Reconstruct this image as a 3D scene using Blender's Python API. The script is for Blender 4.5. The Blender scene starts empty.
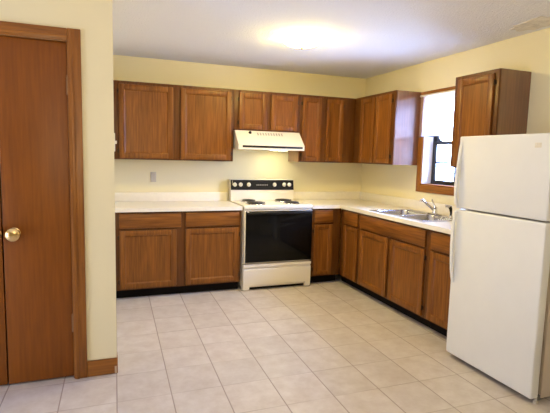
import bpy, bmesh, math, random
from mathutils import Vector, Matrix
random.seed(4)
SC = bpy.context.scene
COL = SC.collection

# ------------------------------------------------------------------ camera
CAM = Vector((-3.128, -5.1692, 1.4242))
YAW, PITCH, ROLL, FPX = -.3601, .1087, .025, 458.97
def cam_axes():
    cy, sy = math.cos(YAW), math.sin(YAW)
    fw = Vector((-sy * math.cos(PITCH), cy * math.cos(PITCH), -math.sin(PITCH)))
    ri = Vector((cy, sy, 0)); up = ri.cross(fw)
    c, s = math.cos(ROLL), math.sin(ROLL)
    return c * ri + s * up, -s * ri + c * up, fw
ri, up, fw = cam_axes()
cd = bpy.data.cameras.new('camera'); co = bpy.data.objects.new('camera', cd); COL.objects.link(co)
M = Matrix((ri, up, -fw)).transposed().to_4x4(); M.translation = CAM
co.matrix_world = M
cd.sensor_fit = 'HORIZONTAL'; cd.sensor_width = 36.0; cd.lens = 36.0 * FPX / 550.0
cd.clip_start = .05
SC.camera = co

# ------------------------------------------------------------------ light, exposure
SC.view_settings.view_transform = 'Standard'
SC.view_settings.look = 'None'
SC.view_settings.gamma = 1.0
SC.view_settings.use_curve_mapping = False
SC.view_settings.exposure = 0.10
SKY = 1.0           # daylight outside
LAMP = 92.0        # ceiling dome
HOODLAMP = 27.0
FLASH = 44.0      # the photographer's flash, bounced off the ceiling
w = bpy.data.worlds.new('daylight'); SC.world = w; w.use_nodes = True
bg = w.node_tree.nodes['Background']
# open blue-white sky on the kitchen-window side, dimmer neutral daylight on the side of the unseen low opening
wt = w.node_tree; wc = wt.nodes.new('ShaderNodeTexCoord'); wx = wt.nodes.new('ShaderNodeSeparateXYZ'); wr = wt.nodes.new('ShaderNodeMapRange'); wm = wt.nodes.new('ShaderNodeMixRGB')
wr.inputs['From Min'].default_value = -.15; wr.inputs['From Max'].default_value = .15
wm.inputs[1].default_value = (4.5, 4.9, 6.8, 1)
wg = wt.nodes.new('ShaderNodeMixRGB'); wz = wt.nodes.new('ShaderNodeMapRange'); wz.inputs['From Min'].default_value = -.12; wz.inputs['From Max'].default_value = .06
wg.inputs[1].default_value = (17., 21., 34., 1); wg.inputs[2].default_value = (31., 42., 78., 1)
wt.links.new(wx.outputs[2], wz.inputs['Value']); wt.links.new(wz.outputs[0], wg.inputs[0]); wt.links.new(wg.outputs[0], wm.inputs[2])
wt.links.new(wc.outputs['Generated'], wx.inputs[0]); wt.links.new(wx.outputs[0], wr.inputs['Value'])
wt.links.new(wr.outputs[0], wm.inputs[0]); wt.links.new(wm.outputs[0], bg.inputs['Color']); bg.inputs['Strength'].default_value = SKY
def portal(name, loc, rot, sx, sy):
    l = bpy.data.lights.new(name, 'AREA'); l.shape = 'RECTANGLE'; l.size = sx; l.size_y = sy
    l.cycles.is_portal = True
    o = bpy.data.objects.new(name, l); COL.objects.link(o); o.location = loc; o.rotation_euler = rot
    return o
R90 = math.pi / 2
portal('portal_kitchen_window', (.20, -1.54, 1.63), (0, R90, 0), .94, .68)       # looks towards -x
portal('portal_unseen_opening', (-5.68, -3.35, .75), (0, -R90, 0), 1.5, 1.3)              # looks towards +x
fl = bpy.data.lights.new('camera_flash', 'AREA'); fl.shape = 'DISK'; fl.size = .25; fl.energy = FLASH; fl.color = (1.0, .82, .54)
fo = bpy.data.objects.new('camera_flash', fl); COL.objects.link(fo); fo.location = (-2.9, -5.3, 1.62)
fo.rotation_euler = (math.radians(180 - 27), 0, math.radians(-20))

# ------------------------------------------------------------------ materials
def nt(name):
    m = bpy.data.materials.new(name); m.use_nodes = True
    t = m.node_tree; b = t.nodes['Principled BSDF']
    return m, t, b
def N(t, k, **kw):
    n = t.nodes.new(k)
    for a, v in kw.items(): setattr(n, a, v)
    return n
def plain(name, col, rough=.5, metal=0., noise=0., nscale=8., bump=0., bscale=60., spec=.5, emit=None):
    m, t, b = nt(name)
    b.inputs['Base Color'].default_value = (*col, 1); b.inputs['Roughness'].default_value = rough
    b.inputs['Metallic'].default_value = metal; b.inputs['Specular IOR Level'].default_value = spec
    tc = N(t, 'ShaderNodeTexCoord')
    if noise:
        n = N(t, 'ShaderNodeTexNoise'); n.inputs['Scale'].default_value = nscale; n.inputs['Detail'].default_value = 4
        r = N(t, 'ShaderNodeValToRGB')
        r.color_ramp.elements[0].position = .3; r.color_ramp.elements[1].position = .7
        r.color_ramp.elements[0].color = (*[c * (1 - noise) for c in col], 1)
        r.color_ramp.elements[1].color = (*[min(1, c * (1 + noise)) for c in col], 1)
        t.links.new(tc.outputs['Object'], n.inputs['Vector']); t.links.new(n.outputs['Fac'], r.inputs['Fac'])
        t.links.new(r.outputs['Color'], b.inputs['Base Color'])
    if bump:
        n2 = N(t, 'ShaderNodeTexNoise'); n2.inputs['Scale'].default_value = bscale; n2.inputs['Detail'].default_value = 3
        bp = N(t, 'ShaderNodeBump'); bp.inputs['Strength'].default_value = bump; bp.inputs['Distance'].default_value = .01
        t.links.new(tc.outputs['Object'], n2.inputs['Vector']); t.links.new(n2.outputs['Fac'], bp.inputs['Height'])
        t.links.new(bp.outputs['Normal'], b.inputs['Normal'])
    if emit:
        b.inputs['Emission Color'].default_value = (*emit[0], 1); b.inputs['Emission Strength'].default_value = emit[1]
    return m
def wood(name, dark, light, axis='z', scale=1., rough=.38, contrast=1., coat=0., cath=.0):
    """stained oak: fine pores stretched along the grain + broad cathedral variation"""
    m, t, b = nt(name)
    tc = N(t, 'ShaderNodeTexCoord'); oi = N(t, 'ShaderNodeObjectInfo')
    ad = N(t, 'ShaderNodeVectorMath', operation='MULTIPLY_ADD')
    mul = N(t, 'ShaderNodeMath', operation='MULTIPLY'); mul.inputs[1].default_value = 37.
    t.links.new(oi.outputs['Random'], mul.inputs[0])
    cmb = N(t, 'ShaderNodeCombineXYZ')
    for i in range(3): t.links.new(mul.outputs[0], cmb.inputs[i])
    va = N(t, 'ShaderNodeVectorMath', operation='ADD')
    t.links.new(tc.outputs['Object'], va.inputs[0]); t.links.new(cmb.outputs[0], va.inputs[1])
    mp = N(t, 'ShaderNodeMapping')
    s = {'z': (75, 75, 4.), 'x': (4., 75, 75), 'y': (75, 4., 75)}[axis]
    mp.inputs['Scale'].default_value = [q * scale for q in s]
    t.links.new(va.outputs[0], mp.inputs['Vector'])
    n1 = N(t, 'ShaderNodeTexNoise'); n1.inputs['Scale'].default_value = 1.; n1.inputs['Detail'].default_value = 5
    t.links.new(mp.outputs[0], n1.inputs['Vector'])
    mp2 = N(t, 'ShaderNodeMapping')
    s2 = {'z': (9, 9, .9), 'x': (.9, 9, 9), 'y': (9, .9, 9)}[axis]
    mp2.inputs['Scale'].default_value = s2
    t.links.new(va.outputs[0], mp2.inputs['Vector'])
    n2 = N(t, 'ShaderNodeTexNoise'); n2.inputs['Scale'].default_value = 1.; n2.inputs['Detail'].default_value = 3; n2.inputs['Distortion'].default_value = .8
    t.links.new(mp2.outputs[0], n2.inputs['Vector'])
    mx = N(t, 'ShaderNodeMath', operation='ADD'); 
    m1 = N(t, 'ShaderNodeMath', operation='MULTIPLY'); m1.inputs[1].default_value = .66
    m2 = N(t, 'ShaderNodeMath', operation='MULTIPLY'); m2.inputs[1].default_value = .34
    t.links.new(n1.outputs['Fac'], m1.inputs[0]); t.links.new(n2.outputs['Fac'], m2.inputs[0])
    t.links.new(m1.outputs[0], mx.inputs[0]); t.links.new(m2.outputs[0], mx.inputs[1])
    r = N(t, 'ShaderNodeValToRGB')
    r.color_ramp.elements[0].position = .5 - .16 / contrast; r.color_ramp.elements[1].position = .5 + .16 / contrast
    r.color_ramp.elements[0].color = (*dark, 1); r.color_ramp.elements[1].color = (*light, 1)
    t.links.new(mx.outputs[0], r.inputs['Fac']); t.links.new(r.outputs['Color'], b.inputs['Base Color'])
    b.inputs['Roughness'].default_value = rough; b.inputs['Specular IOR Level'].default_value = .32
    b.inputs['Coat Weight'].default_value = coat; b.inputs['Coat IOR'].default_value = 1.75; b.inputs['Coat Roughness'].default_value = .10
    bp = N(t, 'ShaderNodeBump'); bp.inputs['Strength'].default_value = .08; bp.inputs['Distance'].default_value = .003
    t.links.new(n1.outputs['Fac'], bp.inputs['Height']); t.links.new(bp.outputs['Normal'], b.inputs['Normal'])
    return m

OAK_D, OAK_L = (.12, .039, .005), (.29, .105, .016)
OAK = wood('oak_upright_grain', OAK_D, OAK_L, 'z', contrast=.85)
OAKX = wood('oak_level_grain_x', OAK_D, OAK_L, 'x')
OAKY = wood('oak_level_grain_y', OAK_D, OAK_L, 'y')
OAKDARK = wood('oak_face_frame', (.085, .027, .004), (.15, .053, .009), 'z')
OAKSIDE = wood('oak_veneer_side', (.14, .055, .025), (.22, .09, .036), 'z', rough=.3, coat=1.)
DOORWOOD = wood('lauan_door', (.18, .050, .003), (.275, .084, .005), 'z', rough=.42, contrast=.7)
TRIM = wood('stained_trim', (.19, .065, .010), (.36, .137, .023), 'z', rough=.35)
TRIMX = wood('stained_trim_level', (.19, .065, .010), (.36, .137, .023), 'x', rough=.35)
TRIMY = wood('stained_trim_level_y', (.19, .065, .010), (.36, .137, .023), 'y', rough=.35)
PAINT = plain('cream_wall_paint', (.855, .78, .52), .75, bump=.06, bscale=180, spec=.25)
BARE = plain('bare_wood', (.55, .38, .24), .6, noise=.1)
CEIL = plain('ceiling_white', (.91, .93, .985), .95, bump=.9, bscale=75, spec=.1)
PATCH = plain('ceiling_patch', (.80, .77, .73), .9, noise=.14, nscale=22, bump=1., bscale=30, spec=.1)
LAM = plain('cream_laminate', (.87, .83, .75), .28, noise=.02, nscale=30)
WHITE = plain('almond_enamel', (.84, .79, .70), .22, noise=.01)
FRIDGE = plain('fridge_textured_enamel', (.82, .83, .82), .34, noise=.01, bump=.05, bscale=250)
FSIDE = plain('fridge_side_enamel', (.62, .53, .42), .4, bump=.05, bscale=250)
GASK = plain('grey_gasket', (.22, .21, .20), .6, noise=.05)
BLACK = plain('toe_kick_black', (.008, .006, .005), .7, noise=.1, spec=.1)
BLKGLASS = plain('black_oven_glass', (.004, .004, .004), .10, noise=.05, spec=.18)
BLKTRIM = plain('black_enamel', (.010, .009, .008), .35, noise=.05, spec=.25)
CHROME = plain('chrome', (.75, .75, .76), .16, 1., noise=.02)
STEEL = plain('brushed_stainless', (.50, .51, .58), .27, 1., noise=.05, nscale=40)
BRASS = plain('polished_brass', (.80, .58, .27), .2, 1., noise=.03)
OLDBRASS = plain('worn_brass_hinge', (.30, .16, .07), .5, .5, noise=.1)
BRONZE = plain('bronze_aluminium', (.020, .018, .018), .4, 0., noise=.1)
COIL = plain('coil_element', (.03, .024, .02), .55, noise=.1)
KNOBW = plain('pale_knob', (.75, .73, .68), .3, noise=.02)
GREYPL = plain('grey_plate', (.58, .53, .44), .5, noise=.03)
IVORY = plain('ivory_plate', (.82, .76, .62), .4, noise=.02)
DISP = plain('range_badge_print', (.30, .29, .27), .4, noise=.3, nscale=140)
STAIN = plain('tan_sticker', (.76, .72, .60), .5, noise=.08, nscale=60)
DOME = plain('lit_dome_glass', (.9, .85, .7), .4, noise=.01, emit=((1., .75, .22), LAMP))
LENS = plain('lit_hood_lens', (.9, .85, .7), .4, noise=.01, emit=((1., .94, .60), HOODLAMP))
REVEAL = plain('white_reveal', (.80, .77, .74), .6, noise=.02)
def glass_mat():
    m, t, b = nt('window_glass')
    b.inputs['Base Color'].default_value = (.96, .98, 1, 1); b.inputs['Roughness'].default_value = .0
    tr = N(t, 'ShaderNodeBsdfTransparent'); fr = N(t, 'ShaderNodeFresnel'); gl = N(t, 'ShaderNodeBsdfGlossy')
    gl.inputs['Roughness'].default_value = .02; fr.inputs['IOR'].default_value = 1.3
    tr.inputs['Color'].default_value = (.95, .98, 1, 1)
    mx = N(t, 'ShaderNodeMixShader'); o = t.nodes['Material Output']
    t.links.new(fr.outputs[0], mx.inputs[0]); t.links.new(tr.outputs[0], mx.inputs[1]); t.links.new(gl.outputs[0], mx.inputs[2])
    t.links.new(mx.outputs[0], o.inputs['Surface'])
    return m
GLASS = glass_mat()
def cloth_mat():
    m, t, b = nt('sheer_shade_cloth')
    d = N(t, 'ShaderNodeBsdfDiffuse'); d.inputs['Color'].default_value = (.86, .82, .84, 1)
    tl = N(t, 'ShaderNodeBsdfTranslucent'); tl.inputs['Color'].default_value = (.9, .86, .88, 1)
    tp = N(t, 'ShaderNodeBsdfTransparent'); tp.inputs['Color'].default_value = (1, 1, 1, 1)
    m1 = N(t, 'ShaderNodeMixShader'); m1.inputs[0].default_value = .6
    m2 = N(t, 'ShaderNodeMixShader'); m2.inputs[0].default_value = .6
    tc = N(t, 'ShaderNodeTexCoord'); n = N(t, 'ShaderNodeTexNoise'); n.inputs['Scale'].default_value = 90
    bp = N(t, 'ShaderNodeBump'); bp.inputs['Strength'].default_value = .1
    t.links.new(tc.outputs['Object'], n.inputs['Vector']); t.links.new(n.outputs['Fac'], bp.inputs['Height'])
    t.links.new(bp.outputs['Normal'], d.inputs['Normal'])
    t.links.new(d.outputs[0], m1.inputs[1]); t.links.new(tl.outputs[0], m1.inputs[2])
    t.links.new(m1.outputs[0], m2.inputs[1]); t.links.new(tp.outputs[0], m2.inputs[2])
    t.links.new(m2.outputs[0], t.nodes['Material Output'].inputs['Surface'])
    return m
CLOTH = cloth_mat()
def tile_mat():
    m, t, b = nt('ceramic_floor_tile')
    tc = N(t, 'ShaderNodeTexCoord'); sp = N(t, 'ShaderNodeSeparateXYZ')
    t.links.new(tc.outputs['Object'], sp.inputs[0])
    def mth(op, a=None, bb=None, c=None):
        n = N(t, 'ShaderNodeMath', operation=op)
        for i, v in enumerate((a, bb, c)):
            if v is None: continue
            if isinstance(v, (int, float)): n.inputs[i].default_value = v
            else: t.links.new(v, n.inputs[i])
        return n.outputs[0]
    # the courses run a touch out of square with the room, as laid
    xs = mth('SUBTRACT', sp.outputs[0], mth('MULTIPLY', sp.outputs[1], .024))
    u = mth('DIVIDE', mth('ADD', xs, 2.702), .3085)
    v = mth('DIVIDE', mth('ADD', sp.outputs[1], 2.20), .327)
    fu = mth('ABSOLUTE', mth('SUBTRACT', mth('FRACT', u), .5)); fv = mth('ABSOLUTE', mth('SUBTRACT', mth('FRACT', v), .5))
    mxx = mth('MAXIMUM', fu, fv)
    grout = N(t, 'ShaderNodeMapRange'); grout.inputs['From Min'].default_value = .485; grout.inputs['From Max'].default_value = .494
    t.links.new(mxx, grout.inputs['Value'])
    def line(src):
        q = N(t, 'ShaderNodeMapRange'); q.inputs['From Min'].default_value = .484; q.inputs['From Max'].default_value = .494
        t.links.new(src, q.inputs['Value']); return q.outputs[0]
    # the cross joints are coloured fainter, in random patches; the long joints are darker
    patchy = N(t, 'ShaderNodeTexNoise'); patchy.inputs['Scale'].default_value = 1.6; t.links.new(tc.outputs['Object'], patchy.inputs['Vector'])
    wk = N(t, 'ShaderNodeMapRange'); wk.inputs['From Min'].default_value = .38; wk.inputs['From Max'].default_value = .62; wk.inputs['To Min'].default_value = .12; wk.inputs['To Max'].default_value = .75
    t.links.new(patchy.outputs['Fac'], wk.inputs['Value'])
    joint = mth('MAXIMUM', line(fu), mth('MULTIPLY', line(fv), wk.outputs[0]))
    cell = N(t, 'ShaderNodeCombineXYZ'); t.links.new(mth('FLOOR', u), cell.inputs[0]); t.links.new(mth('FLOOR', v), cell.inputs[1])
    wn = N(t, 'ShaderNodeTexWhiteNoise', noise_dimensions='3D'); t.links.new(cell.outputs[0], wn.inputs['Vector'])
    ns = N(t, 'ShaderNodeTexNoise'); ns.inputs['Scale'].default_value = 9; ns.inputs['Detail'].default_value = 6; ns.inputs['Roughness'].default_value = .65
    off = N(t, 'ShaderNodeVectorMath', operation='MULTIPLY_ADD')
    t.links.new(wn.outputs['Color'], off.inputs[0]); off.inputs[1].default_value = (7, 7, 7); t.links.new(tc.outputs['Object'], off.inputs[2])
    t.links.new(off.outputs[0], ns.inputs['Vector'])
    r = N(t, 'ShaderNodeValToRGB'); r.color_ramp.elements[0].position = .32; r.color_ramp.elements[1].position = .68
    r.color_ramp.elements[0].color = (.55, .485, .445, 1); r.color_ramp.elements[1].color = (.68, .632, .60, 1)
    t.links.new(ns.outputs['Fac'], r.inputs['Fac'])
    br = N(t, 'ShaderNodeMixRGB', blend_type='MULTIPLY'); br.inputs[0].default_value = 1.
    t.links.new(r.outputs['Color'], br.inputs[1])
    k = mth('ADD', mth('MULTIPLY', wn.outputs['Value'], .10), .93)
    kc = N(t, 'ShaderNodeCombineXYZ')
    for i in range(3): t.links.new(k, kc.inputs[i])
    t.links.new(kc.outputs[0], br.inputs[2])
    mx = N(t, 'ShaderNodeMixRGB'); mx.inputs[2].default_value = (.35, .285, .255, 1)
    t.links.new(joint, mx.inputs[0]); t.links.new(br.outputs[0], mx.inputs[1]); t.links.new(mx.outputs[0], b.inputs['Base Color'])
    rr = mth('ADD', mth('MULTIPLY', grout.outputs[0], .4), .34)
    t.links.new(rr, b.inputs['Roughness'])
    bp = N(t, 'ShaderNodeBump'); bp.inputs['Strength'].default_value = .4; bp.inputs['Distance'].default_value = .003
    h = mth('ADD', mth('SUBTRACT', 1., joint), mth('MULTIPLY', ns.outputs['Fac'], .3))
    t.links.new(h, bp.inputs['Height']); t.links.new(bp.outputs['Normal'], b.inputs['Normal'])
    return m
TILE = tile_mat()

# ------------------------------------------------------------------ mesh helpers
class MB:
    """collects shapes (world coordinates) into ONE mesh"""
    def __init__(s): s.bm = bmesh.new()
    def box(s, a, b, bev=0., seg=2):
        a, b = [min(p, q) for p, q in zip(a, b)], [max(p, q) for p, q in zip(a, b)]
        r = bmesh.ops.create_cube(s.bm, size=1.)
        for v in r['verts']:
            v.co = Vector([a[i] + (v.co[i] + .5) * (b[i] - a[i]) for i in range(3)])
        if bev:
            bev = min(bev, .45 * min(b[i] - a[i] for i in range(3)))
            es = list({e for v in r['verts'] for e in v.link_edges})
            bmesh.ops.bevel(s.bm, geom=es, offset=bev, segments=seg, affect='EDGES', profile=.5)
        return s
    def prism(s, pts, ax, lo, hi):
        """polygon extruded along axis ax; pts in the other two axes in order"""
        o = [i for i in range(3) if i != ax]
        def mk(p, q):
            c = [0, 0, 0]; c[ax] = q; c[o[0]], c[o[1]] = p; return s.bm.verts.new(c)
        A = [mk(p, lo) for p in pts]; B = [mk(p, hi) for p in pts]; n = len(pts)
        s.bm.faces.new(A); s.bm.faces.new(B)
        for i in range(n): s.bm.faces.new((A[i], A[(i + 1) % n], B[(i + 1) % n], B[i]))
        return s
    def cyl(s, p, q, r, r2=None, n=20):
        p, q = Vector(p), Vector(q); r2 = r if r2 is None else r2
        return s.lathe(p, q - p, [(0, 0), (r, 0), (r2, (q - p).length), (0, (q - p).length)], n)
    def lathe(s, base, axis, prof, n=24):
        base = Vector(base); z = Vector(axis).normalized()
        x = z.orthogonal().normalized(); y = z.cross(x); rings = []
        for r, h in prof:
            if r < 1e-6: rings.append([s.bm.verts.new(base + z * h)])
            else: rings.append([s.bm.verts.new(base + z * h + (x * math.cos(2 * math.pi * i / n) + y * math.sin(2 * math.pi * i / n)) * r) for i in range(n)])
        for a, b in zip(rings, rings[1:]):
            for i in range(n):
                j = (i + 1) % n
                if len(a) == 1 and len(b) == 1: continue
                if len(a) == 1: s.bm.faces.new((a[0], b[i], b[j]))
                elif len(b) == 1: s.bm.faces.new((a[i], a[j], b[0]))
                else: s.bm.faces.new((a[i], a[j], b[j], b[i]))
        return s
    def tube(s, pts, rad, n=10, closed=False):
        pts = [Vector(p) for p in pts]; m = len(pts)
        rad = rad if isinstance(rad, (list, tuple)) else [rad] * m
        rings = []; ref = None
        for i, p in enumerate(pts):
            if closed: t = pts[(i + 1) % m] - pts[i - 1]
            else: t = pts[min(i + 1, m - 1)] - pts[max(i - 1, 0)]
            t.normalize()
            if ref is None: ref = t.orthogonal().normalized()
            x = (ref - t * ref.dot(t)).normalized(); ref = x; y = t.cross(x)
            rr = rad[i] if isinstance(rad[i], (tuple, list)) else (rad[i], rad[i])
            rings.append([s.bm.verts.new(p + x * rr[0] * math.cos(2 * math.pi * k / n) + y * rr[1] * math.sin(2 * math.pi * k / n)) for k in range(n)])
        rng = range(m) if closed else range(m - 1)
        for i in rng:
            a, b = rings[i], rings[(i + 1) % m]
            for k in range(n): s.bm.faces.new((a[k], a[(k + 1) % n], b[(k + 1) % n], b[k]))
        if not closed: s.bm.faces.new(rings[0]); s.bm.faces.new(rings[-1])
        return s
    def build(s, name, mat, parent=None, smooth=True, origin=None):
        me = bpy.data.meshes.new(name)
        bmesh.ops.recalc_face_normals(s.bm, faces=s.bm.faces)
        org = Vector(origin) if origin is not None else ROOTS.get(parent.name, Vector()) if parent else Vector()
        for v in s.bm.verts: v.co -= org
        s.bm.to_mesh(me); s.bm.free()
        me.materials.append(mat)
        if smooth:
            for p in me.polygons: p.use_smooth = True
            me.set_sharp_from_angle(angle=math.radians(38))
        o = bpy.data.objects.new(name, me); COL.objects.link(o)
        if parent: o.parent = parent; ROOTS[o.name] = org
        else: o.location = org; ROOTS[o.name] = org
        return o
ROOTS = {}
def tag(o, label=None, cat=None, group=None, kind=None):
    if label: o['label'] = label
    if cat: o['category'] = cat
    if group: o['group'] = group
    if kind: o['kind'] = kind
    return o
def thing(name, loc, label, cat, group=None, kind=None):
    o = bpy.data.objects.new(name, None); COL.objects.link(o); o.location = loc; o.empty_display_size = .1
    ROOTS[o.name] = Vector(loc)
    return tag(o, label, cat, group, kind)
def arc(c, r, a0, a1, n, f):
    return [f(c[0] + r * math.cos(a0 + (a1 - a0) * i / n), c[1] + r * math.sin(a0 + (a1 - a0) * i / n)) for i in range(n + 1)]

# ------------------------------------------------------------------ the setting
H = 2.427
XW, YB = -5.6, -8.0                       # far side of the big room
XP, YP = -3.06, -2.148                    # free end of the partition
tag(MB().box((XW - .1, YB - .1, -.1), (.2, .1, 0)).build('floor', TILE), 'pale mottled ceramic tile floor laid in a square grid', 'floor', kind='structure')
tag(MB().box((XW - .1, YB - .1, H), (.2, .1, H + .1)).build('ceiling', CEIL), 'white textured ceiling over the whole kitchen', 'ceiling', kind='structure')
tag(MB().box((XW - .1, 0, 0), (.2, .12, H)).build('wall_back', PAINT), 'cream back wall behind the stove and its cabinets', 'wall', kind='structure')
WY0, WY1, WZ0, WZ1 = -1.20, -1.88, 1.165, 2.085     # kitchen window opening
m = MB()
m.box((0, YB, 0), (.16, WY1, H)).box((0, WY0, 0), (.16, 0, H)).box((0, WY1, 0), (.16, WY0, WZ0)).box((0, WY1, WZ1), (.16, WY0, H))
tag(m.build('wall_right', PAINT), 'cream right wall holding the small window above the sink', 'wall', kind='structure')
DX0, DX1, DZ = -4.055, -3.312, 2.062      # closet door opening
m = MB()
m.box((XW, YP, 0), (DX0, YP + .12, H)).box((DX1, YP, 0), (XP, YP + .12, H)).box((DX0, YP, DZ), (DX1, YP + .12, H))
m.box((XP - .12, YP + .12, 0), (XP, 0, H))
tag(m.build('wall_left', PAINT), 'cream partition wall at left with the wooden closet doors', 'wall', kind='structure')
# the room behind the camera
m = MB()
m.box((XW - .1, YB, 0), (XW, -4.0, H)).box((XW - .1, -2.7, 0), (XW, 0, H)).box((XW - .1, -4.0, 1.50), (XW, -2.7, H))  # unseen opening, kept low so its daylight reaches the lower fridge and floor
tag(m.build('wall_side', PAINT), 'cream side wall with an unseen opening shaped low for its daylight, far left', 'wall', kind='structure')
m = MB()
m.box((XW, YB - .1, 0), (.16, YB, H))
tag(m.build('wall_rear', PAINT), 'plain cream rear wall behind the viewer', 'wall', kind='structure')
# repaired patch of ceiling by the right wall
m = MB(); rnd = random.Random(7); pts = []
for i in range(22):
    a = 2 * math.pi * i / 22; k = 1 + rnd.uniform(-.22, .22)
    pts.append((-.165 + .140 * k * math.cos(a) if math.cos(a) < 0 else -.165 + .125 * k * math.cos(a), -2.60 + .22 * k * math.sin(a)))
m.prism(pts, 2, H - .004, H + .01)
tag(m.build('ceiling_patch', PATCH), 'rough stained patch on the ceiling beside the right wall', 'ceiling patch', kind='structure')

# closet double door
def closet_leaf(x0, x1, knob_x, hinge_x, num, label):
    r = MB().box((x0, YP + .012, .012), (x1, YP + .047, DZ - .006), .002).build(f'door_{num}', DOORWOOD, origin=(.5 * (x0 + x1), YP + .03, 0))
    tag(r, label, 'door', kind='structure')
    y = YP + .012
    k = MB().lathe((knob_x, y, .935), (0, -1, 0), [(0, -.002), (.034, -.002), (.035, .004), (.026, .008), (.013, .012), (.012, .022), (.022, .028), (.034, .036), (.040, .048), (.038, .058), (.028, .066), (.012, .070), (0, .0705)], 28).build('door_knob', BRASS, r)
    tag(k, 'round polished brass knob')
    if hinge_x is not None:
        for z in (1.81, .36):
            h = MB().cyl((hinge_x, y - .008, z - .055), (hinge_x, y - .008, z + .055), .0075, n=12).box((hinge_x - .002, y - .006, z - .045), (hinge_x + .003, y + .004, z + .045))
            h.cyl((hinge_x, y - .008, z + .055), (hinge_x, y - .008, z + .06), .005, n=10)
            tag(h.build('hinge', OLDBRASS, r), 'worn brass hinge knuckle')
closet_leaf(-3.679, -3.318, -3.622, -3.3155, 1, 'right leaf of the flat brown wooden closet door with a brass knob')
closet_leaf(-4.050, -3.687, -3.722, -4.0525, 2, 'left leaf of the brown wooden closet door, cut off by the photo edge')
t = thing('trim_1', (DX1, YP, 0), 'stained wooden casing around the closet doors', 'trim', kind='structure')
def casing(x0, x1, zt):
    mm = MB(); s = 1 if x1 > x0 else -1
    mm.box((x0, YP - .016, 0), (x1, YP, zt), .004)
    mm.box((x0 + s * .008, YP - .021, 0), (x0 + s * .030, YP - .015, zt - .01), .003)
    return mm
casing(DX1, -3.238, DZ + .072).build('side_casing', TRIM, t)
casing(DX0, -4.129, DZ + .072).build('side_casing', TRIM, t)
MB().box((DX0, YP - .0155, DZ), (DX1, YP, DZ + .071), .004).box((DX0, YP - .021, DZ + .008), (DX1, YP - .015, DZ + .030), .003).build('head_casing', TRIMX, t)
MB().box((DX1 - .004, YP + .0, 0), (DX1, YP + .12, DZ)).box((DX0, YP, 0), (DX0 + .004, YP + .12, DZ)).box((DX0, YP, DZ - .004), (DX1, YP + .12, DZ)).build('jamb_lining', TRIM, t)
m = MB().box((-3.238, YP - .013, 0), (XP + .001, YP, .105), .004).box((XP, YP - .008, 0), (XP + .005, YP + .09, .104), .002)
b = tag(m.build('baseboard_left', TRIMX, origin=(-3.15, YP, 0)), 'stained wooden baseboard at the foot of the partition end', 'baseboard', kind='structure')
m = MB().box((XP - .014, YP - .0165, .004), (XP - .001, YP - .0125, .052), .0015)
tag(m.build('chipped_corner', BARE, b), 'pale chipped wood at the corner')
# trim at the floor along the unseen right wall past the refrigerator
tag(MB().box((-.013, YB + .02, 0), (0, -3.34, .10), .004).build('baseboard_right', TRIMY), 'stained wooden baseboard on the right wall past the refrigerator', 'baseboard', kind='structure')

# kitchen window: casing, reveal, two bronze sashes
wn = thing('window_1', (.08, (WY0 + WY1) / 2, WZ0), 'small double-hung window with dark sashes over the sink', 'window', kind='structure')
WC = .072
m = MB().box((-.016, WY0, WZ0 - WC), (0, WY0 + .071, WZ1 + .04), .004)
m.build('side_casing', TRIM, wn)
MB().box((-.016, WY1 - .071, WZ0 - WC), (0, WY1, WZ1 + .04), .004).build('side_casing', TRIM, wn)
MB().box((-.0165, WY1, WZ1), (0, WY0, WZ1 + .04), .004).build('head_casing', TRIMY, wn)
MB().box((-.0165, WY1, WZ0 - WC), (0, WY0, WZ0), .004).build('apron', TRIMY, wn)
MB().box((-.005, WY1, WZ0), (.114, WY0, WZ0 + .014), .003).build('window_stool', TRIMY, wn)
m = MB().box((0, WY0 - .006, WZ0 + .014), (.115, WY0, WZ1)).box((0, WY1, WZ0 + .014), (.115, WY1 + .006, WZ1)).box((0, WY1 + .006, WZ1 - .006), (.115, WY0 - .006, WZ1))
m.build('reveal_lining', REVEAL, wn)
ya, yb = WY0 - .006, WY1 + .006
m = MB().box((.115, ya, WZ0), (.158, ya - .014, WZ1)).box((.115, yb, WZ0), (.158, yb + .014, WZ1)).box((.115, ya, WZ0), (.158, yb, WZ0 + .024)).box((.115, ya, WZ1 - .024), (.158, yb, WZ1))
m.build('window_frame', BRONZE, wn)
def sash(x0, x1, z0, z1, nm):
    y0, y1 = ya - .014, yb + .014; s = .032
    q = MB().box((x0, y0, z0), (x1, y0 - s, z1), .003).box((x0, y1, z0), (x1, y1 + s, z1), .003)
    q.box((x0, y0 - s, z0), (x1, y1 + s, z0 + s), .003).box((x0, y0 - s, z1 - s), (x1, y1 + s, z1), .003)
    zc = (z0 + z1) / 2; yc = (y0 + y1) / 2; xm = (x0 + x1) / 2
    q.box((xm - .007, y0 - s, zc - .009), (xm + .007, y1 + s, zc + .009)).box((xm - .007, yc - .009, z0 + s), (xm + .007, yc + .009, z1 - s))
    o = q.build(nm, BRONZE, wn)
    MB().box((xm - .002, y0 - s + .004, z0 + s - .004), (xm + .002, y1 + s - .004, z1 - s + .004)).build('pane', GLASS, o)
    return o
ls = sash(.117, .136, WZ0 + .024, 1.618, 'lower_sash')
sash(.138, .156, 1.586, WZ1 - .024, 'upper_sash')
m = MB().box((.108, -1.270, 1.618), (.136, -1.330, 1.628), .003).cyl((.120, -1.300, 1.628), (.120, -1.300, 1.641), .012).box((.098, -1.310, 1.640), (.120, -1.290, 1.650), .002)
m.build('sash_lock', BRONZE, ls)
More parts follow.
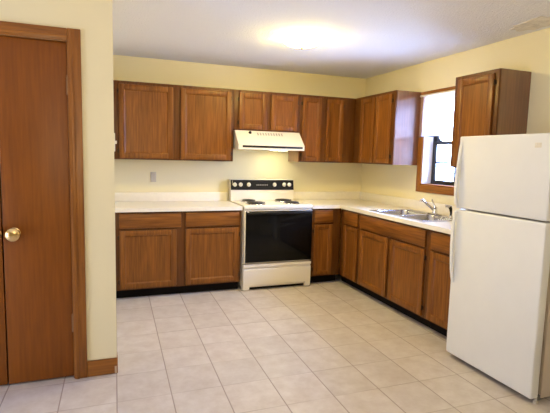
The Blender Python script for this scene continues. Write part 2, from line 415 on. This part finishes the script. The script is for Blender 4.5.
# sheer white shade over the upper half
sh = thing('window_shade', (-.03, (WY0 + WY1) / 2, 1.66), 'sheer white shade drawn over the upper half of the window', 'window shade')
m = MB(); bm = m.bm; ny, nz = 60, 10; g = []
for j in range(nz + 1):
    row = []
    for i in range(ny + 1):
        y = -1.148 + (-1.930 + 1.148) * i / ny; z = 1.668 + (2.080 - 1.668) * j / nz
        row.append(bm.verts.new((-.026 + .004 * math.sin(i * 1.05) * (1 - .5 * j / nz), y, z)))
    g.append(row)
for j in range(nz):
    for i in range(ny): bm.faces.new((g[j][i], g[j][i + 1], g[j + 1][i + 1], g[j + 1][i]))
m.build('cloth', CLOTH, sh)
MB().cyl((-.028, -1.146, 2.080), (-.028, -1.932, 2.080), .010, n=14).box((-.03, -1.143, 2.07), (-.016, -1.147, 2.092)).box((-.03, -1.931, 2.07), (-.016, -1.935, 2.092)).build('roller', IVORY, sh)
MB().box((-.031, -1.148, 1.658), (-.021, -1.930, 1.669), .004).build('hem_bar', plain('shade_hem_grey', (.16, .15, .16), .6, noise=.1), sh)

# ------------------------------------------------------------------ cabinets
class Frame:
    """u runs along the wall, d out of it: back wall (x=u, y=-d) or right wall (x=-d, y=-u)"""
    def __init__(s, side): s.side = side; s.hg = OAKX if side == 'back' else OAKY
    def p(s, u, d, z): return (u, -d, z) if s.side == 'back' else (-d, -u, z)
def fbox(mb, F, u0, u1, d0, d1, z0, z1, bev=0.): return mb.box(F.p(u0, d0, z0), F.p(u1, d1, z1), bev)
HINGE = plain('dark_cabinet_hinge', (.05, .03, .015), .4, .6, noise=.1)
def panel_door(F, root, u0, u1, z0, z1, d, hinge=None, stile=.055):
    th = .019
    m = MB()
    fbox(m, F, u0, u0 + stile, d, d + th, z0, z1, .004); fbox(m, F, u1 - stile, u1, d, d + th, z0, z1, .004)
    fbox(m, F, u0 + stile, u1 - stile, d, d + th - .001, z0, z0 + stile, .004); fbox(m, F, u0 + stile, u1 - stile, d, d + th - .001, z1 - stile, z1, .004)
    o = m.build('door', OAK, root)
    # sloped inner moulding and the flat panel inside it
    a, c = u0 + stile - .001, u1 - stile + .001; e, f = z0 + stile - .001, z1 - stile + .001; k = .011
    m = MB(); v = m.bm.verts; dt, dl = d + th - .004, d + .008
    O = [v.new(F.p(*q)) for q in ((a, dt, e), (c, dt, e), (c, dt, f), (a, dt, f))]
    I = [v.new(F.p(*q)) for q in ((a + k, dl, e + k), (c - k, dl, e + k), (c - k, dl, f - k), (a + k, dl, f - k))]
    B = [v.new(F.p(*q)) for q in ((a, d + .002, e), (c, d + .002, e), (c, d + .002, f), (a, d + .002, f))]
    for i in range(4):
        j = (i + 1) % 4
        m.bm.faces.new((O[i], O[j], I[j], I[i])); m.bm.faces.new((O[i], O[j], B[j], B[i]))
    m.bm.faces.new(I); m.bm.faces.new(B)
    m.build('door_panel', OAK, o, smooth=False)
    if hinge:
        uh = u0 - .004 if hinge == 'lo' else u1 + .004
        zs = (z0 + .07, z1 - .07)
        for z in zs:
            h = MB().cyl(F.p(uh, d + .012, z - .022), F.p(uh, d + .012, z + .022), .0045, n=10)
            fbox(h, F, uh - .012, uh + .003, d, d + .004, z - .016, z + .016) if hinge == 'lo' else fbox(h, F, uh - .003, uh + .012, d, d + .004, z - .016, z + .016)
            h.build('hinge', HINGE, o)
    return o
def drawer_front(F, root, u0, u1, z0, z1, d, name='drawer'):
    m = MB(); fbox(m, F, u0, u1, d, d + .019, z0, z1, .006)
    return m.build(name, F.hg, root)
def carcass(F, root, u0, u1, z0, z1, D, top=True, mat=None, side_lo=None, side_hi=None, toe=0.):
    """hollow box: two sides, bottom, back and (uppers) top, as one part; toe kick board as another"""
    m = MB(); t_ = .016
    fbox(m, F, u0, u0 + t_, .002, D, z0, z1); fbox(m, F, u1 - t_, u1, .002, D, z0, z1)
    fbox(m, F, u0 + t_, u1 - t_, .002, D, z0, z0 + t_); fbox(m, F, u0 + t_, u1 - t_, .002, .012, z0 + t_, z1)
    if top: fbox(m, F, u0 + t_, u1 - t_, .012, D, z1 - t_, z1)
    m.build('carcass', OAKSIDE, root)
def face_frame(F, root, u0, u1, z0, z1, D, stiles, rails, th=.019):
    """stiles: list of (u0,u1) uprights; rails: list of (z0,z1)"""
    m = MB()
    for a, c in stiles: fbox(m, F, a, c, D, D + th, z0, z1, .0015)
    st = sorted(stiles)
    for (a, c), (e, f) in zip(st, st[1:]):
        for r0, r1 in rails: fbox(m, F, c - .001, e + .001, D, D + th - .0005, r0, r1)
    m.build('face_frame', OAKDARK, root)
UZ0, UZ1, UD = 1.368, 2.126, .300
BK, RT = Frame('back'), Frame('right')
def upper(F, name, u0, u1, z0, z1, doors, label, stiles, hinges):
    c = F.p((u0 + u1) / 2, UD / 2, z0)
    r = thing(name, c, label, 'cabinet', 'oak wall cabinets')
    carcass(F, r, u0, u1, z0, z1, UD)
    face_frame(F, r, u0, u1, z0, z1, UD, stiles, [(z0, z0 + .038), (z1 - .045, z1)])
    for (a, c_), h in zip(doors, hinges):
        panel_door(F, r, a, c_, z0 + .014, z1 - .030, UD + .019, h, stile=.052 if c_ - a > .3 else .046)
    return r
upper(BK, 'wall_cabinet', -3.056, -1.803, UZ0 - .010, UZ1, [(-2.972, -2.444), (-2.368, -1.832)], 'large double-door oak wall cabinet at left, above the long counter',
      [(-3.056, -2.95), (-2.465, -2.345), (-1.85, -1.803)], ['lo', 'hi'])
upper(BK, 'wall_cabinet', -1.801, -1.032, 1.697, UZ1, [(-1.745, -1.430), (-1.378, -1.064)], 'short double-door oak wall cabinet directly above the range hood',
      [(-1.801, -1.725), (-1.45, -1.36), (-1.08, -1.032)], ['lo', 'hi'])
upper(BK, 'wall_cabinet', -1.030, -.0025, UZ0, UZ1, [(-1.000, -.762), (-.694, -.474)], 'narrow two-door oak wall cabinet in the corner, right of the range hood',
      [(-1.030, -.975), (-.78, -.675), (-.49, -.318)], ['lo', 'hi'])
r = upper(RT, 'wall_cabinet', .322, 1.128, UZ0, UZ1, [(.475, .758), (.782, 1.075)], 'oak wall cabinet on the right wall with a glare-lit end, left of the window',
      [(.322, .50), (.745, .795), (1.055, 1.128)], ['lo', 'hi'])
r = upper(RT, 'wall_cabinet', 1.972, 2.438, UZ0, UZ1, [(2.020, 2.398)], 'single-door oak wall cabinet above and behind the refrigerator',
      [(1.972, 2.04), (2.378, 2.438)], ['hi'])

BZ0, BZ1, BD, TOE = .095, .862, .585, .075
def base(F, name, u0, u1, fronts, label, stiles, kick=None, mid=True):
    r = thing(name, F.p((u0 + u1) / 2, BD / 2, 0), label, 'cabinet', 'oak base cabinets')
    carcass(F, r, u0, u1, BZ0, BZ1, BD, top=False)
    rails = [(BZ0, BZ0 + .03), (.672, .712), (.835, BZ1)]
    face_frame(F, r, u0, u1, BZ0, BZ1, BD, stiles, rails)
    for kind, a, c, h in fronts:
        if kind == 'door': panel_door(F, r, a, c, .110, .682, BD + .019, h, stile=.052 if c - a > .3 else .046)
        elif kind == 'drawer': drawer_front(F, r, a, c, .702, .843, BD + .019)
        else: drawer_front(F, r, a, c, .702, .843, BD + .019, 'false_drawer_front')
    k0, k1 = kick or (u0, u1)
    m = MB(); fbox(m, F, k0, k1, .015, BD + .019 - TOE, 0, BZ0)
    tag(m.build('toe_kick', BLACK, r), 'black recessed toe kick')
    return r
base(BK, 'base_cabinet', -3.056, -1.786, [('drawer', -2.990, -2.405, None), ('drawer', -2.362, -1.808, None), ('door', -2.990, -2.452, 'lo'), ('door', -2.362, -1.808, 'hi')],
     'wide two-drawer oak base cabinet under the left counter, beside the stove', [(-3.056, -2.97), (-2.47, -2.34), (-1.83, -1.786)])
base(BK, 'base_cabinet', -.968, -.608, [('drawer', -.942, -.715, None), ('door', -.942, -.715, 'lo')],
     'narrow one-door oak base cabinet just right of the stove, up to the corner', [(-.968, -.925), (-.73, -.608)])
base(RT, 'base_cabinet', .608, 1.012, [('drawer', .700, .985, None), ('door', .700, .985, 'lo')],
     'narrow one-door oak base cabinet on the right wall, next to the inner corner', [(.608, .72), (.965, 1.012)], kick=(.53, 1.012))
base(RT, 'base_cabinet', 1.014, 2.104, [('false', 1.040, 2.076, None), ('door', 1.040, 1.545, 'lo'), ('door', 1.592, 2.076, 'hi')],
     'wide two-door oak sink cabinet with one long false drawer front', [(1.014, 1.06), (1.53, 1.61), (2.06, 2.104)])
base(RT, 'base_cabinet', 2.106, 2.530, [('drawer', 2.150, 2.505, None), ('door', 2.150, 2.505, 'lo')],
     'single-door oak base cabinet between the sink cabinet and the refrigerator', [(2.106, 2.17), (2.49, 2.530)])

# ------------------------------------------------------------------ worktops
CT0, CT1 = .862, .900
def countertop(name, boxes, splash, loc, label):
    r = thing(name, loc, label, 'countertop')
    m = MB()
    for a, b_ in boxes: m.box(a, b_)
    bmesh.ops.remove_doubles(m.bm, verts=m.bm.verts, dist=1e-5)
    m.build('worktop', LAM, r)
    m = MB()
    for a, b_ in splash: m.box(a, b_, .004)
    m.build('backsplash', LAM, r)
    return r
countertop('countertop', [((-3.058, -.635, CT0), (-1.778, 0, CT1))], [((-3.058, -.019, CT1), (-1.778, 0, 1.0))], (-2.4, -.3, CT0), 'long cream laminate countertop left of the stove')
SX0, SX1, SY0, SY1 = -.560, -.115, -1.985, -1.165     # sink cut-out
countertop('countertop', [((-.972, -.635, CT0), (-.635, 0, CT1)), ((-.635, SY1, CT0), (0, 0, CT1)), ((-.635, SY0, CT0), (SX0, SY1, CT1)), ((SX1, SY0, CT0), (0, SY1, CT1)), ((-.635, -2.535, CT0), (0, SY0, CT1))],
           [((-.972, -.019, CT1), (0, 0, 1.0)), ((-.019, -2.535, CT1), (0, -.020, 1.0))], (-.4, -.8, CT0), 'L-shaped cream laminate countertop right of the stove, holding the sink')

# ------------------------------------------------------------------ sink, faucet, sprayer
sk = thing('sink', ((SX0 + SX1) / 2, (SY0 + SY1) / 2, CT1), 'double-bowl stainless steel sink set in the right countertop', 'sink')
def bowl(mb, x0, x1, y0, y1, zt, zb, rr=.06, n=6):
    """open rounded basin, returns its rim loop"""
    def loop(ins, z, r_):
        out = []
        for cx, cy, a in ((x1 - ins - r_, y1 - ins - r_, 0), (x0 + ins + r_, y1 - ins - r_, R90), (x0 + ins + r_, y0 + ins + r_, 2 * R90), (x1 - ins - r_, y0 + ins + r_, 3 * R90)):
            for i in range(n + 1):
                t_ = a + R90 * i / n; out.append(mb.bm.verts.new((cx + r_ * math.cos(t_), cy + r_ * math.sin(t_), z)))
        return out
    L = [loop(0, zt, rr), loop(.004, zt - .008, rr), loop(.012, zb + .03, rr), loop(.022, zb + .008, rr - .005), loop(.045, zb, rr - .02)]
    for a, b_ in zip(L, L[1:]):
        k = len(a)
        for i in range(k): mb.bm.faces.new((a[i], a[(i + 1) % k], b_[(i + 1) % k], b_[i]))
    mb.bm.faces.new(L[-1])
    return L[0]
ZR = CT1 + .006
for nm, y0, y1 in (('left', -1.555, -1.185), ('right', -1.965, -1.595)):
    m = MB(); bowl(m, -.545, -.175, y0, y1, ZR - .002, CT1 - .165)
    o = m.build('bowl', STEEL, sk)
    yc = (y0 + y1) / 2
    MB().lathe((-.36, yc, CT1 - .1655), (0, 0, 1), [(0, 0.001), (.028, .001), (.040, .004), (.044, .001)], 20).build('drain', CHROME, o)
m = MB()
def frame_with_holes():
    # rim plate: strips around the two bowls with rolled outer edge
    xs = (-.585, -.545, -.175, -.095); ys = (-2.003, -1.965, -1.595, -1.555, -1.185, -1.147)
    for i in range(3):
        for j in range(5):
            if i == 1 and j in (1, 3): continue
            m.box((xs[i], ys[j], CT1 + .001), (xs[i + 1], ys[j + 1], ZR))
    # corner fillets of the bowls
    for y0, y1 in ((-1.555, -1.185), (-1.965, -1.595)):
        for cx, cy, sx, sy in ((-.175, y1, -1, -1), (-.545, y1, 1, -1), (-.545, y0, 1, 1), (-.175, y0, -1, 1)):
            rr = .06; c = (cx + sx * rr, cy + sy * rr); pts = [(cx, cy)]
            for i in range(7):
                a = R90 * i / 6; pts.append((c[0] - sx * rr * math.sin(a), c[1] - sy * rr * math.cos(a)))
            m.prism(pts, 2, CT1 + .001, ZR - .0004)
frame_with_holes()
bmesh.ops.remove_doubles(m.bm, verts=m.bm.verts, dist=1e-5)
m.build('rim', STEEL, sk)

fc = thing('faucet', (-.135, -1.575, ZR), 'chrome single-lever kitchen faucet at the back of the sink', 'faucet')
m = MB().box((-.158, -1.675, ZR), (-.112, -1.515, ZR + .012), .006); m.build('base_plate', CHROME, fc)
MB().lathe((-.135, -1.595, ZR + .010), (0, 0, 1), [(0, 0), (.024, 0), (.023, .035), (.021, .042), (0, .044)], 20).build('body', CHROME, fc)
MB().tube([(-.140, -1.590, .945), (-.165, -1.582, .968), (-.205, -1.570, 1.000), (-.235, -1.560, 1.030), (-.252, -1.556, 1.043), (-.266, -1.552, 1.042), (-.272, -1.550, 1.026)], [.013, .012, .011, .011, .011, .012, .012], 12).build('spout', CHROME, fc)
MB().lathe((-.135, -1.595, .960), (0, 0, 1), [(0, 0), (.021, 0), (.023, .010), (.016, .022), (0, .026)], 18).tube([(-.135, -1.595, .978), (-.142, -1.590, 1.000), (-.152, -1.580, 1.030), (-.160, -1.572, 1.050)], [.010, .007, .006, .007], 10).build('lever', CHROME, fc)
sp = thing('sink_sprayer', (-.135, -1.815, ZR), 'black side sprayer standing on the sink rim by the refrigerator', 'sprayer')
MB().lathe((-.135, -1.815, ZR), (0, 0, 1), [(0, 0), (.020, 0), (.018, .008), (.013, .018), (0, .020)], 18).build('base_ring', CHROME, sp)
MB().tube([(-.135, -1.815, .920), (-.135, -1.815, .950), (-.138, -1.812, .985), (-.147, -1.808, 1.003)], [.008, .009, .015, .016], 12).build('grip', BLKTRIM, sp)
MB().tube([(-.147, -1.808, 1.003), (-.170, -1.798, 1.010), (-.184, -1.791, 1.011)], [.013, .012, .014], 12).build('nozzle', GREYPL, sp)

# ------------------------------------------------------------------ range
X0, X1 = -1.768, -.982
rg = thing('range', ((X0 + X1) / 2, -.33, 0), 'white freestanding electric stove with black oven door and coil burners', 'stove')
MB().box((X0 + .004, -.615, .028), (X1 - .004, -.03, .872), .004).box((X0 + .006, -.613, .0), (X0 + .05, -.56, .04)).box((X1 - .05, -.613, 0), (X1 - .006, -.56, .04)).box((X0 + .01, -.09, 0), (X0 + .05, -.05, .04)).box((X1 - .05, -.09, 0), (X1 - .01, -.05, .04)).build('body', WHITE, rg)
m = MB().box((X0, -.648, .868), (X1, -.025, .910), .010, 3).build('cooktop', WHITE, rg)
m = MB().prism([(-.012, .906), (-.115, .906), (-.098, 1.030), (-.080, 1.145), (-.070, 1.152), (-.012, 1.152)], 0, X0 + .004, X1 - .004)
bgd = m.build('backguard', WHITE, rg)
# black control strip, leaning with the backguard
def lean(z): return -.098 + (.018) * (z - 1.030) / .115
m = MB().prism([(lean(1.032) - .006, 1.032), (lean(1.146) - .006, 1.146), (lean(1.146) + .002, 1.146), (lean(1.032) + .002, 1.032)], 0, X0 + .006, X1 - .006)
pn = m.build('control_panel', BLKTRIM, bgd)
tag(pn, 'black control strip with six pale dials')
import itertools
for kx in (-1.715, -1.645, -1.548, -1.230, -1.108, -1.042):
    zc = 1.092; yc = lean(zc) - .006
    k = MB().lathe((kx, yc, zc), (0, -1, .15), [(0, 0), (.023, 0), (.024, .004), (.018, .008), (.016, .022), (.013, .025), (0, .026)], 20)
    k.box((kx - .004, yc - .033, zc - .015), (kx + .004, yc - .018, zc + .019), .002)
    k.build('knob', KNOBW, rg)
zc = 1.088; yc = lean(zc) - .0065
DSP = MB()
for i in range(7): DSP.box((-1.455 + i * .021, yc - .001, zc - .006), (-1.441 + i * .021, yc + .002, zc + .007))
DSP.build('panel_print', DISP, rg)
DS = MB().box((X0 + .022, yc, 1.040), (X0 + .026, yc + .003, 1.14)).build('panel_edge', GREYPL, rg)
def burner(cx, cy, r_):
    z = .911
    b_ = MB().lathe((cx, cy, z - .001), (0, 0, 1), [(0, .0005), (r_ * .5, .0005), (r_ + .010, .002), (r_ + .016, .005), (r_ + .021, .002), (r_ + .022, 0)], 32).build('drip_pan', CHROME, rg)
    pts = []; turns = 4
    for i in range(turns * 24 + 1):
        a = 2 * math.pi * i / 24; rr = .022 + (r_ - .022) * i / (turns * 24); pts.append((cx + rr * math.cos(a), cy + rr * math.sin(a), z + .013))
    pts += [(cx + r_ + .005, cy + .01, z + .011)]
    q = MB().tube(pts, .0068, 8)
    for a in (0.5, 2.6, 4.7): q.box((cx - .003, cy - .003, z + .003), (cx + .003, cy + .003, z + .009)); q.tube([(cx, cy, z + .006), (cx + r_ * math.cos(a), cy + r_ * math.sin(a), z + .006)], .003, 6)
    q.build('coil_burner', COIL, rg)
burner(-1.585, -.215, .074); burner(-1.165, -.215, .094); burner(-1.585, -.475, .094); burner(-1.165, -.475, .074)
# oven door
m = MB().box((X0 + .006, -.655, .300), (X1 - .006, -.617, .856), .005)
od = m.build('oven_door', WHITE, rg)
gl = MB().box((X0 + .020, -.663, .306), (X1 - .009, -.652, .852), .003).build('door_glass', BLKGLASS, od)
tag(gl, 'black glass covering the oven door')
m = MB().box((X0 + .17, -.6645, .40), (X1 - .17, -.6625, .72), .0008)
m.build('viewing_window', plain('smoked_oven_window', (.005, .005, .005), .10, noise=.1, spec=.2), od)
m = MB().box((X0 + .030, -.693, .818), (X1 - .028, -.675, .842), .007, 3).box((X0 + .045, -.678, .822), (X0 + .075, -.655, .838), .003).box((X1 - .075, -.678, .822), (X1 - .045, -.655, .838), .003)
m.build('door_handle', BLKTRIM, od)
m = MB().box((X0 + .034, -.6655, .838), (X0 + .052, -.6625, .848)).build('badge', KNOBW, od)
# storage drawer: upright face with a scooped pull along the top and a foot cut-out
m = MB().prism([(-.617, .060), (-.650, .060), (-.652, .105), (-.652, .228), (-.640, .238), (-.640, .250), (-.655, .256), (-.655, .285), (-.617, .285)], 0, X0 + .006, X1 - .006)
m.build('storage_drawer', WHITE, rg)
for a, c in ((X0 + .006, X0 + .075), (X1 - .070, X1 - .006)):
    MB().prism([(-.617, .060), (-.648, .060), (-.648, .012), (-.632, .012), (-.632, 0), (-.617, 0)], 0, a, c).build('front_foot', WHITE, rg)
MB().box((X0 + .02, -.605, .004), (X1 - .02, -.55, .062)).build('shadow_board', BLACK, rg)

# ------------------------------------------------------------------ range hood
hd = thing('range_hood', (-1.41, -.25, 1.49), 'cream under-cabinet range hood with a black stripe above the stove', 'range hood')
HX0, HX1 = -1.790, -1.033
m = MB().prism([(-.003, 1.6965), (-.325, 1.6965), (-.478, 1.552), (-.486, 1.545), (-.486, 1.492), (-.003, 1.492)], 0, HX0, HX1)
m.build('shell', WHITE, hd)
MB().box((HX0 + .045, -.489, 1.512), (HX1 - .022, -.485, 1.534), .001).build('black_stripe', BLKTRIM, hd)
def hs(z): return -.325 - (1.6965 - z) / (1.6965 - 1.552) * .153
kb = MB().lathe((-1.625, hs(1.672), 1.672), (0, -1, 1), [(0, -.002), (.017, -.002), (.017, .006), (.013, .016), (0, .018)], 18)
kb.build('fan_knob', BLKTRIM, hd)
for i in range(10):
    x = -1.545 + i * .031; z0, z1 = 1.648, 1.676
    m = MB(); bm = m.bm
    for dx, dd in ((0, 0),):
        pts = [(x, z0), (x + .015, z0), (x + .015, z1), (x, z1)]
        F_ = [bm.verts.new((px, hs(pz) - .0012, pz + .0012)) for px, pz in pts]; B_ = [bm.verts.new((px, hs(pz) + .002, pz - .002)) for px, pz in pts]
        bm.faces.new(F_); bm.faces.new(B_)
        for k in range(4): bm.faces.new((F_[k], F_[(k + 1) % 4], B_[(k + 1) % 4], B_[k]))
    m.build('vent_slot', plain('vent_shadow', (.40, .38, .34), .6, noise=.1) if i == 0 else bpy.data.materials['vent_shadow'], hd)
MB().box((-1.70, -.40, 1.489), (-1.40, -.12, 1.4925), .001).build('grease_filter', STEEL, hd)
MB().box((-1.33, -.34, 1.4905), (-1.17, -.20, 1.4935), .001).build('light_lens', LENS, hd)

# ------------------------------------------------------------------ refrigerator
FX, FY0, FY1, FZ = -.790, -2.586, -3.306, 1.594
fr = thing('refrigerator', (-.4, (FY0 + FY1) / 2, 0), 'white top-freezer refrigerator standing at the right wall', 'refrigerator')
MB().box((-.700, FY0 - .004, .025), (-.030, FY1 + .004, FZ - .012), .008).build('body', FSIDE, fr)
def fdoor(name, z0, z1):
    m = MB().box((FX, FY0, z0), (FX + .064, FY1, z1), .010, 3)
    d = m.build(name, FRIDGE, fr)
    MB().box((FX + .064, FY0 - .014, z0 + .012), (FX + .075, FY1 + .014, z1 - .012)).build('gasket', GASK, d)
    return d
fz = fdoor('freezer_door', 1.096, FZ); fd = fdoor('fridge_door', .036, 1.086)
def handle(door, zs, outs):
    m = MB(); bm = m.bm; rings = []
    y0, y1 = FY0 - .010, FY0 - .034
    for z, o in zip(zs, outs):
        th = .016
        rings.append([bm.verts.new(q) for q in ((FX - o, y0, z), (FX - o, y1, z), (FX - o + th, y1, z), (FX - o + th, y0, z))])
    for a, b_ in zip(rings, rings[1:]):
        for k in range(4): bm.faces.new((a[k], a[(k + 1) % 4], b_[(k + 1) % 4], b_[k]))
    bm.faces.new(rings[0]); bm.faces.new(rings[-1])
    bmesh.ops.bevel(bm, geom=[e for e in bm.edges if abs(e.verts[0].co.z - e.verts[1].co.z) > 1e-4], offset=.004, segments=2, affect='EDGES')
    m.build('handle', FRIDGE, door)
handle(fz, (1.560, 1.530, 1.48, 1.41, 1.34, 1.26, 1.19, 1.14, 1.112), (.002, .006, .013, .022, .028, .030, .030, .026, .018))
handle(fd, (1.072, 1.062, 1.01, .93, .84, .74, .66, .60, .56), (.018, .026, .030, .032, .032, .030, .024, .014, .004))
MB().box((-.74, FY1 + .10, FZ - .012), (-.66, FY1 + .02, FZ + .004), .004).build('hinge_cover', FRIDGE, fr)
MB().box((-.72, FY0 - .01, .012), (-.695, FY1 + .01, .046), .003).build('base_grille', GASK, fr)
for y in (FY0 - .05, FY1 + .05):
    MB().cyl((-.66, y, 0), (-.66, y, .03), .018).build('foot', GASK, fr)
    MB().cyl((-.10, y, 0), (-.10, y, .03), .018).build('foot', GASK, fr)
MB().lathe((-.733, FY1 + .012, 0), (0, 0, 1), [(0, 0), (.014, 0), (.014, .014), (.009, .018), (.009, .04), (0, .04)], 14).build('hinge_foot', GREYPL, fr)
m = MB().box((FX - .001, FY1 + .115, 1.512), (FX + .001, FY1 + .072, 1.540), .0008)
tag(m.build('sticker', STAIN, fz), 'small faded tan sticker')

# ------------------------------------------------------------------ small wall things
ol = thing('wall_outlet', (-2.612, 0, 1.11), 'small grey outlet plate on the back wall above the left counter', 'outlet')
MB().box((-2.642, -.007, 1.112), (-2.582, 0, 1.222), .003).build('cover_plate', GREYPL, ol)
for z in (1.142, 1.192):
    MB().lathe((-2.612, -.006, z), (0, -1, 0), [(0, 0), (.016, 0), (.016, .003), (0, .003)], 18).build('socket', GREYPL, ol)
MB().lathe((-2.612, -.0065, 1.167), (0, -1, 0), [(0, 0), (.004, 0), (.003, .002), (0, .0025)], 10).build('screw', CHROME, ol)
sw = thing('light_switch', (XP, -2.065, 1.43), 'ivory light switch on the partition end beside the wall cabinet', 'light switch')
MB().box((XP, -2.105, 1.430), (XP + .007, -2.025, 1.545), .003).build('cover_plate', IVORY, sw)
MB().box((XP + .006, -2.070, 1.478), (XP + .018, -2.060, 1.498), .002).build('toggle', IVORY, sw)

# ------------------------------------------------------------------ ceiling light
LX, LY = -1.54, -1.50
cl = thing('ceiling_light', (LX, LY, H), 'glowing round flush dome light on the ceiling', 'ceiling light')
MB().lathe((LX, LY, H), (0, 0, -1), [(0, 0), (.120, 0), (.122, .006), (.118, .010), (0, .010)], 36).build('brass_pan', BRASS, cl)
MB().lathe((LX, LY, H), (0, 0, -1), [(.118, .010), (.150, .011), (.166, .015), (.170, .023), (.158, .042), (.128, .060), (.080, .073), (.03, .079), (0, .080)], 36).build('dome', DOME, cl)
MB().lathe((LX, LY, H), (0, 0, -1), [(0, .078), (.012, .079), (.013, .090), (.006, .098), (0, .100)], 14).build('finial', BRASS, cl)
